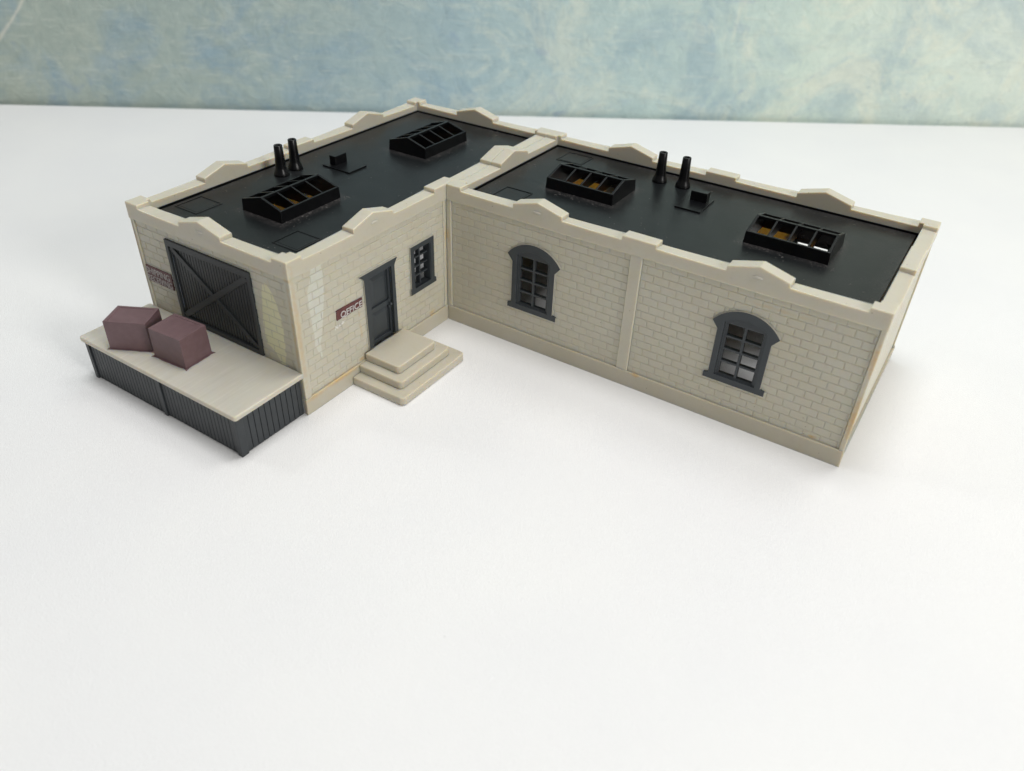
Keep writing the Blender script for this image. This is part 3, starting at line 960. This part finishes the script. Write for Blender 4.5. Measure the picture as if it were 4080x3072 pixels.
# ------------------------------------------------------------------ loading dock
mb = MB()
DZ0, DZ1 = 19.7, 22.2
lp = rounded_rect(-102.6, -0.25, -36.8, 0.75, 1.4, corners=(0, 1, 3))
mb.prism(lp, lambda s, t, z: (s, z, t), DZ0, DZ1)
dock = mb.build('loading_dock', M['deck'], bld, bevel=0.55, segs=3)
# planked skirting: front and two sides
def planks(F2, s0, s1, pitch, name, posts):
    m = MB()
    m.box(s0, s1, .7, 1.6, 0.15, DZ0 + .1, F2)
    s = s0
    while s < s1 - .3:
        m.box(s + .14, min(s + pitch - .14, s1), 0.12, .8, 0.25, DZ0 + .05, F2)
        s += pitch
    sk = m.build(name, M['dock_trim'], dock, bevel=0.1, segs=1)
    for a, b in posts:
        q = MB(); q.box(a, b, -.55, 1.7, 0.0, DZ0 + .08, F2)
        q.build('post', M['dock_trim'], sk if False else dock, bevel=0.15, segs=1)
planks(lambda s, t, z: (s, -35.3 + t, z), -98.6, -3.4, 2.35, 'skirting', [(-100.8, -98.6), (-51.4, -49.2)])
planks(lambda s, t, z: (-2.2 - t, s, z), -32.2, -0.25, 2.95, 'skirting', [])
planks(lambda s, t, z: (-100.6 + t, s, z), -33.6, -0.4, 2.95, 'skirting', [])
q = MB(); q.box(-4.2, -1.6, -35.9, -32.3, 0, DZ0 + .08); q.build('post', M['dock_trim'], dock, bevel=0.25)

# ------------------------------------------------------------------ crates on the dock
def crate(name, c4, z0, z1, label, spill):
    """c4: the four bottom corners, anticlockwise"""
    cen = sum((Vector((p[0], p[1], 0)) for p in c4), Vector()) / 4
    o = None
    mb = MB()
    L = [Vector((p[0], p[1], 0)) - cen for p in c4]
    def sc(k, z):
        return [tuple(p * k + Vector((0, 0, z))) for p in L]
    # body, lid rim and sunken lid field
    b0, b1 = sc(1.0, 0.0), sc(0.985, z1 - z0)
    r1, r2 = sc(0.83, z1 - z0), sc(0.81, z1 - z0 - .35)
    v = b0 + b1 + r1 + r2
    fs = [(3, 2, 1, 0)]
    for a in (0, 4, 8):
        for i in range(4):
            j = (i + 1) % 4
            fs.append((a + i, a + j, a + 4 + j, a + 4 + i))
    fs.append((12, 13, 14, 15))
    mb.closed(fs, v)
    # paint run out round the foot
    N = 40
    ring = []
    for i in range(4):
        p, q = L[i], L[(i + 1) % 4]
        for k in range(10):
            pt = p.lerp(q, k / 10)
            edge = 1.0 + (0.9 if k == 0 else 0.25 + 0.3 * random.random()) * spill / pt.length
            ring.append((pt.x * edge, pt.y * edge))
    mb.prism(ring, lambda s, t, z: (s, z, t), 0.0, 0.14)
    ob = mb.build(name, M['maroon'], None, bevel=0.12, segs=1, merge=False)
    ob.location = Vector((cen.x, cen.y, z0 + .02)) * S
    tag(ob, label, 'crate', 'maroon crates on the loading dock')
    return ob
crate('crate', [(-82.3, -34.7), (-65.5, -25.5), (-72.2, -13.2), (-88.9, -22.4)], 22.2, 36.2,
      'maroon crate set askew at the dock end under the shipping sign', 1.6)
crate('crate', [(-61.6, -27.2), (-42.7, -25.8), (-44.0, -11.0), (-62.9, -12.4)], 22.2, 36.6,
      'maroon crate on the middle of the dock in front of the loading door', 1.8)

# ------------------------------------------------------------------ lint and crumbs of dust on the roofs, as one loose scatter
mb = MB()
rs = random.Random(3)
def lint(u, v, Mp, r):
    p = Mp(u, v, Z_ROOF + .05)
    a = rs.random() * 6.28
    l = r * (0.6 + rs.random())
    dx, dy = math.cos(a) * l, math.sin(a) * l
    w = .035 + .035 * rs.random()
    k = (p[0] + dx * .5 - dy * .35, p[1] + dy * .5 + dx * .35, p[2] + .12)
    pts = [p, k, (p[0] + dx, p[1] + dy, p[2])]
    for q in range(2):
        A, B = Vector(pts[q]), Vector(pts[q + 1])
        n = Vector((-(B - A).y, (B - A).x, 0)).normalized() * w
        h = Vector((0, 0, w * 1.4))
        vs = [A + n, A - n, A + h, B + n, B - n, B + h]
        mb.closed([(0, 1, 2), (3, 4, 5), (0, 1, 4, 3), (1, 2, 5, 4), (2, 0, 3, 5)], [tuple(z) for z in vs])
for Mp, LU, LV in ((MA, LA, WA), (MBm, LB, WB)):
    for i in range(420):
        mode = rs.random()
        if mode < .45:                              # gathered along the foot of the parapets
            d = 8.3 + abs(rs.gauss(0, 4))
            side = rs.choice((0, 1, 2, 3))
            u = rs.uniform(9, LU - 9); v = rs.uniform(9, LV - 9)
            if side == 0: v = d
            if side == 1: v = LV - d
            if side == 2: u = d
            if side == 3: u = LU - d
        elif mode < .8:                             # round the skylights
            a, b = rs.choice(((33.2, 70.4), (135.2, 172.6)))
            u = rs.uniform(a - 3, b + 3); v = rs.choice((37.0 - abs(rs.gauss(0, 2.5)), 63.8 + abs(rs.gauss(0, 2.5))))
        else:
            u = rs.uniform(9, LU - 9); v = rs.uniform(9, LV - 9)
        lint(u, v, Mp, rs.choice((.2, .3, .35, .5, .9)))
dl = mb.build('dust', M['dust'], None, merge=False)
tag(dl, 'pale lint and dust specks lying on the black roofs', 'dust', kind='stuff')

# ------------------------------------------------------------------ light
w = bpy.data.worlds.new('World'); scene.world = w
w.use_nodes = True
bg = w.node_tree.nodes['Background']
bg.inputs['Color'].default_value = (1.0, 0.99, 0.98, 1)
bg.inputs['Strength'].default_value = 0.24

def area(name, direction, dist, size, power, colr, target=(60, 90, 0)):
    li = bpy.data.lights.new(name, 'AREA')
    li.shape = 'DISK'; li.size = size * S; li.energy = power; li.color = colr
    o = bpy.data.objects.new(name, li); col.objects.link(o)
    d = Vector(direction).normalized()
    o.location = (Vector(target) + d * dist) * S
    o.rotation_euler = d.to_track_quat('Z', 'Y').to_euler()
    return o
area('overhead_lamp', (-0.03, 0.06, 1.0), 1500, 560, 5.2, (1.0, 1.0, 0.995), (60, 80, 0))
area('back_lamp', (0.27, 0.47, 1.0), 2100, 720, 3.6, (1.0, 0.985, 0.965))
area('right_lamp', (0.95, -0.17, 0.46), 1500, 400, 5.4, (1.0, 0.975, 0.94), (110, 90, 20))
area('left_lamp', (-0.90, -0.20, 0.85), 1400, 420, 1.9, (0.985, 0.99, 1.0), (-120, 60, 0))

# ------------------------------------------------------------------ camera
f_px, rot, pos = 3133.937, (0.9435242, -0.0324275, 0.5779885), (219.9586, -184.7959, 218.6108)
cd = bpy.data.cameras.new('camera')
cd.sensor_fit = 'HORIZONTAL'; cd.sensor_width = 36.0
cd.lens = 36.0 * f_px / 4080.0
cd.clip_start = 0.002; cd.clip_end = 20.0
cam = bpy.data.objects.new('camera', cd); col.objects.link(cam)
cam.location = Vector(pos) * S
cam.rotation_euler = Euler(rot, 'XYZ')
cd.dof.use_dof = True
view = cam.rotation_euler.to_matrix() @ Vector((0, 0, -1))
cd.dof.focus_distance = (Vector((5, 60, 35)) - Vector(pos)).dot(view) * S
cd.dof.aperture_fstop = 15.0
scene.camera = cam

scene.render.engine = 'CYCLES'
scene.cycles.use_denoising = True
scene.cycles.max_bounces = 10
scene.cycles.diffuse_bounces = 6
scene.view_settings.view_transform = 'Standard'
scene.view_settings.look = 'None'
scene.view_settings.exposure = -0.22
scene.view_settings.gamma = 1.0
scene.view_settings.use_curve_mapping = False
